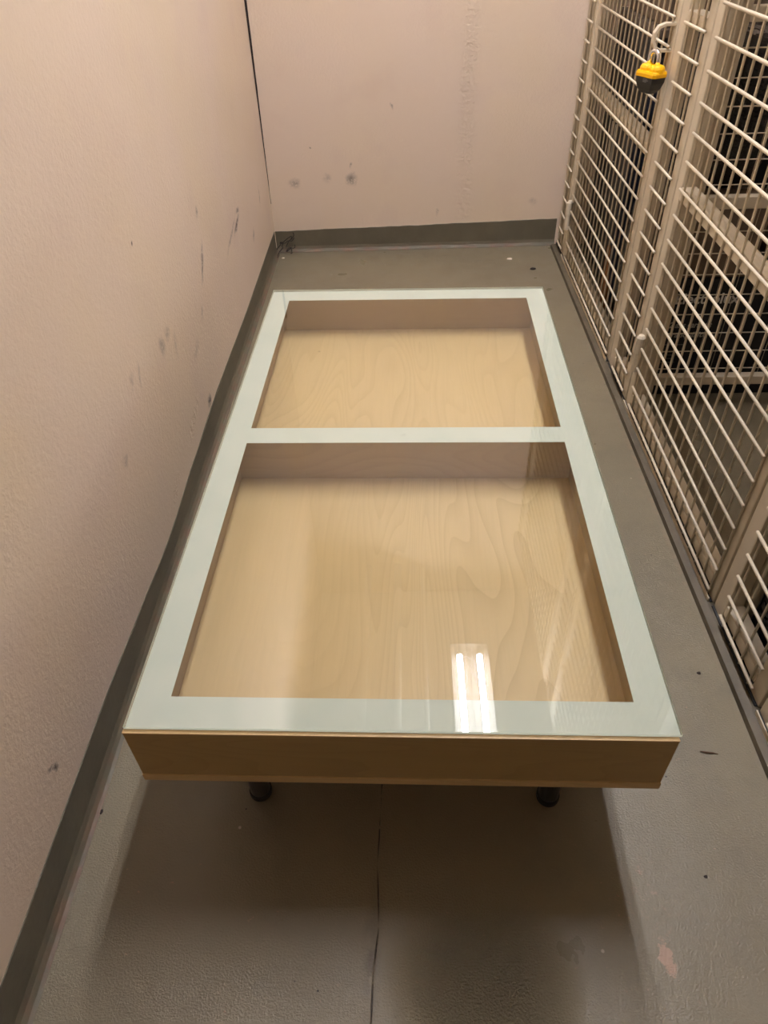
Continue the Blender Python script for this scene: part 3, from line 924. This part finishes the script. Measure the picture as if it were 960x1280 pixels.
mb.tube([(bx0, by0, bz), (bx1, by0, bz), (bx1, by1, bz), (bx0, by1, bz), (bx0, by0, bz)], 0.008, 8, cap=False)
link('rim', mb.mesh('rim', m_bk, 0, False, off), bk)
lb = blob(0.72, 0.645, 0.13, 0.105, 0.118, 0.118, 0.5, 0.006, 12, seed=4)
tag(link('clothes_bundle', lb.mesh('clothes_bundle', simple('brown grey cloth', lin(96, 84, 80), 0.9, spec=0.1), smooth=True, off=(0.72, 0.645, 0.012)), loc=(0.72, 0.645, 0.012)),
    'brown grey cloth bundle inside the black perforated basket', 'clothes')

# ------------------------------------------------------------------ litter on the floor
m_spl = simple('dark splinter wood', lin(96, 66, 42), 0.8)
m_chip = simple('white paint flake', lin(226, 214, 196), 0.7)
m_crumb = simple('dark crumb', lin(44, 34, 28), 0.9)
mb = MB(); mb.tube([(-0.012, 0.002, 0.0016), (-0.004, 0.0, 0.0022), (0.005, -0.001, 0.0020), (0.014, -0.0025, 0.0014)], [0.0006, 0.0013, 0.0011, 0.0004], 6)
tag(link('wood_splinter', mb.mesh('wood_splinter', m_spl), loc=(0.456, 0.565, 0)), 'thin dark wood splinter on the floor right of the table corner', 'splinter')
def prism(mb, outline, z0, z1, s0=1.0, s1=1.0):
    rings_mesh(mb, outline, [(z0, s0), (z1, s1)])
def flake(name, label, cat, x, y, r, mat, h=0.0015, rz=0.0):
    mb = MB(); n = 7
    pts = [(r * (0.7 + 0.5 * random.random()) * math.cos(2 * math.pi * j / n + rz), 0.7 * r * (0.7 + 0.5 * random.random()) * math.sin(2 * math.pi * j / n + rz)) for j in range(n)]
    prism(mb, pts, 0.0002, h, 1.0, 0.75)
    tag(link(name, mb.mesh(name, mat), loc=(x, y, 0)), label, cat)
flake('paint_flake', 'white paint flake on the floor between the table and the middle door', 'flake', 0.437, 1.452, 0.0045, m_chip)
flake('paint_flake', 'white paint flake on the floor by the back wall, nearer the cage', 'flake', 0.372, 2.45, 0.010, m_chip, 0.003)
flake('paint_flake', 'white paint flake in the far left corner below the dark tangle', 'flake', -0.435, 2.50, 0.007, m_chip)
flake('grit_crumb', 'dark crumb on the floor behind the table near the cage', 'crumb', 0.44, 2.36, 0.010, m_crumb, 0.004)
flake('grit_crumb', 'dark crumb on the floor between the table end and the slim right panel', 'crumb', 0.487, 0.71, 0.004, m_crumb, 0.002)
flake('grit_crumb', 'dark crumb on the floor near the bottom right of the photo', 'crumb', 0.395, 0.385, 0.0035, m_crumb, 0.002)
flake('grit_crumb', 'dark crumb on the floor by the left skirting in front of the table', 'crumb', -0.452, 0.47, 0.006, m_crumb, 0.001)
# dark dust tangle in the corner
mb = MB()
random.seed(3)
for i in range(7):
    a = random.random() * 6.28; p = Vector((random.uniform(-.01, .02), random.uniform(-.02, .0), 0.006 + random.random() * 0.04))
    pts = []
    for k in range(9):
        pts.append(tuple(p)); a += random.uniform(-0.9, 0.9)
        p += Vector((math.cos(a) * 0.008, math.sin(a) * 0.004, math.sin(a * 1.3) * 0.007)); p.z = max(p.z, 0.003)
        p.x = max(min(p.x, 0.05), -0.012); p.y = min(p.y, 0.0)
    mb.tube(pts, 0.0016, 5)
tag(link('dust_tangle', mb.mesh('dust_tangle', m_crumb), loc=(-0.443, 2.535, 0)), 'dark tangle of dust and fibres in the far left floor corner', 'dust')
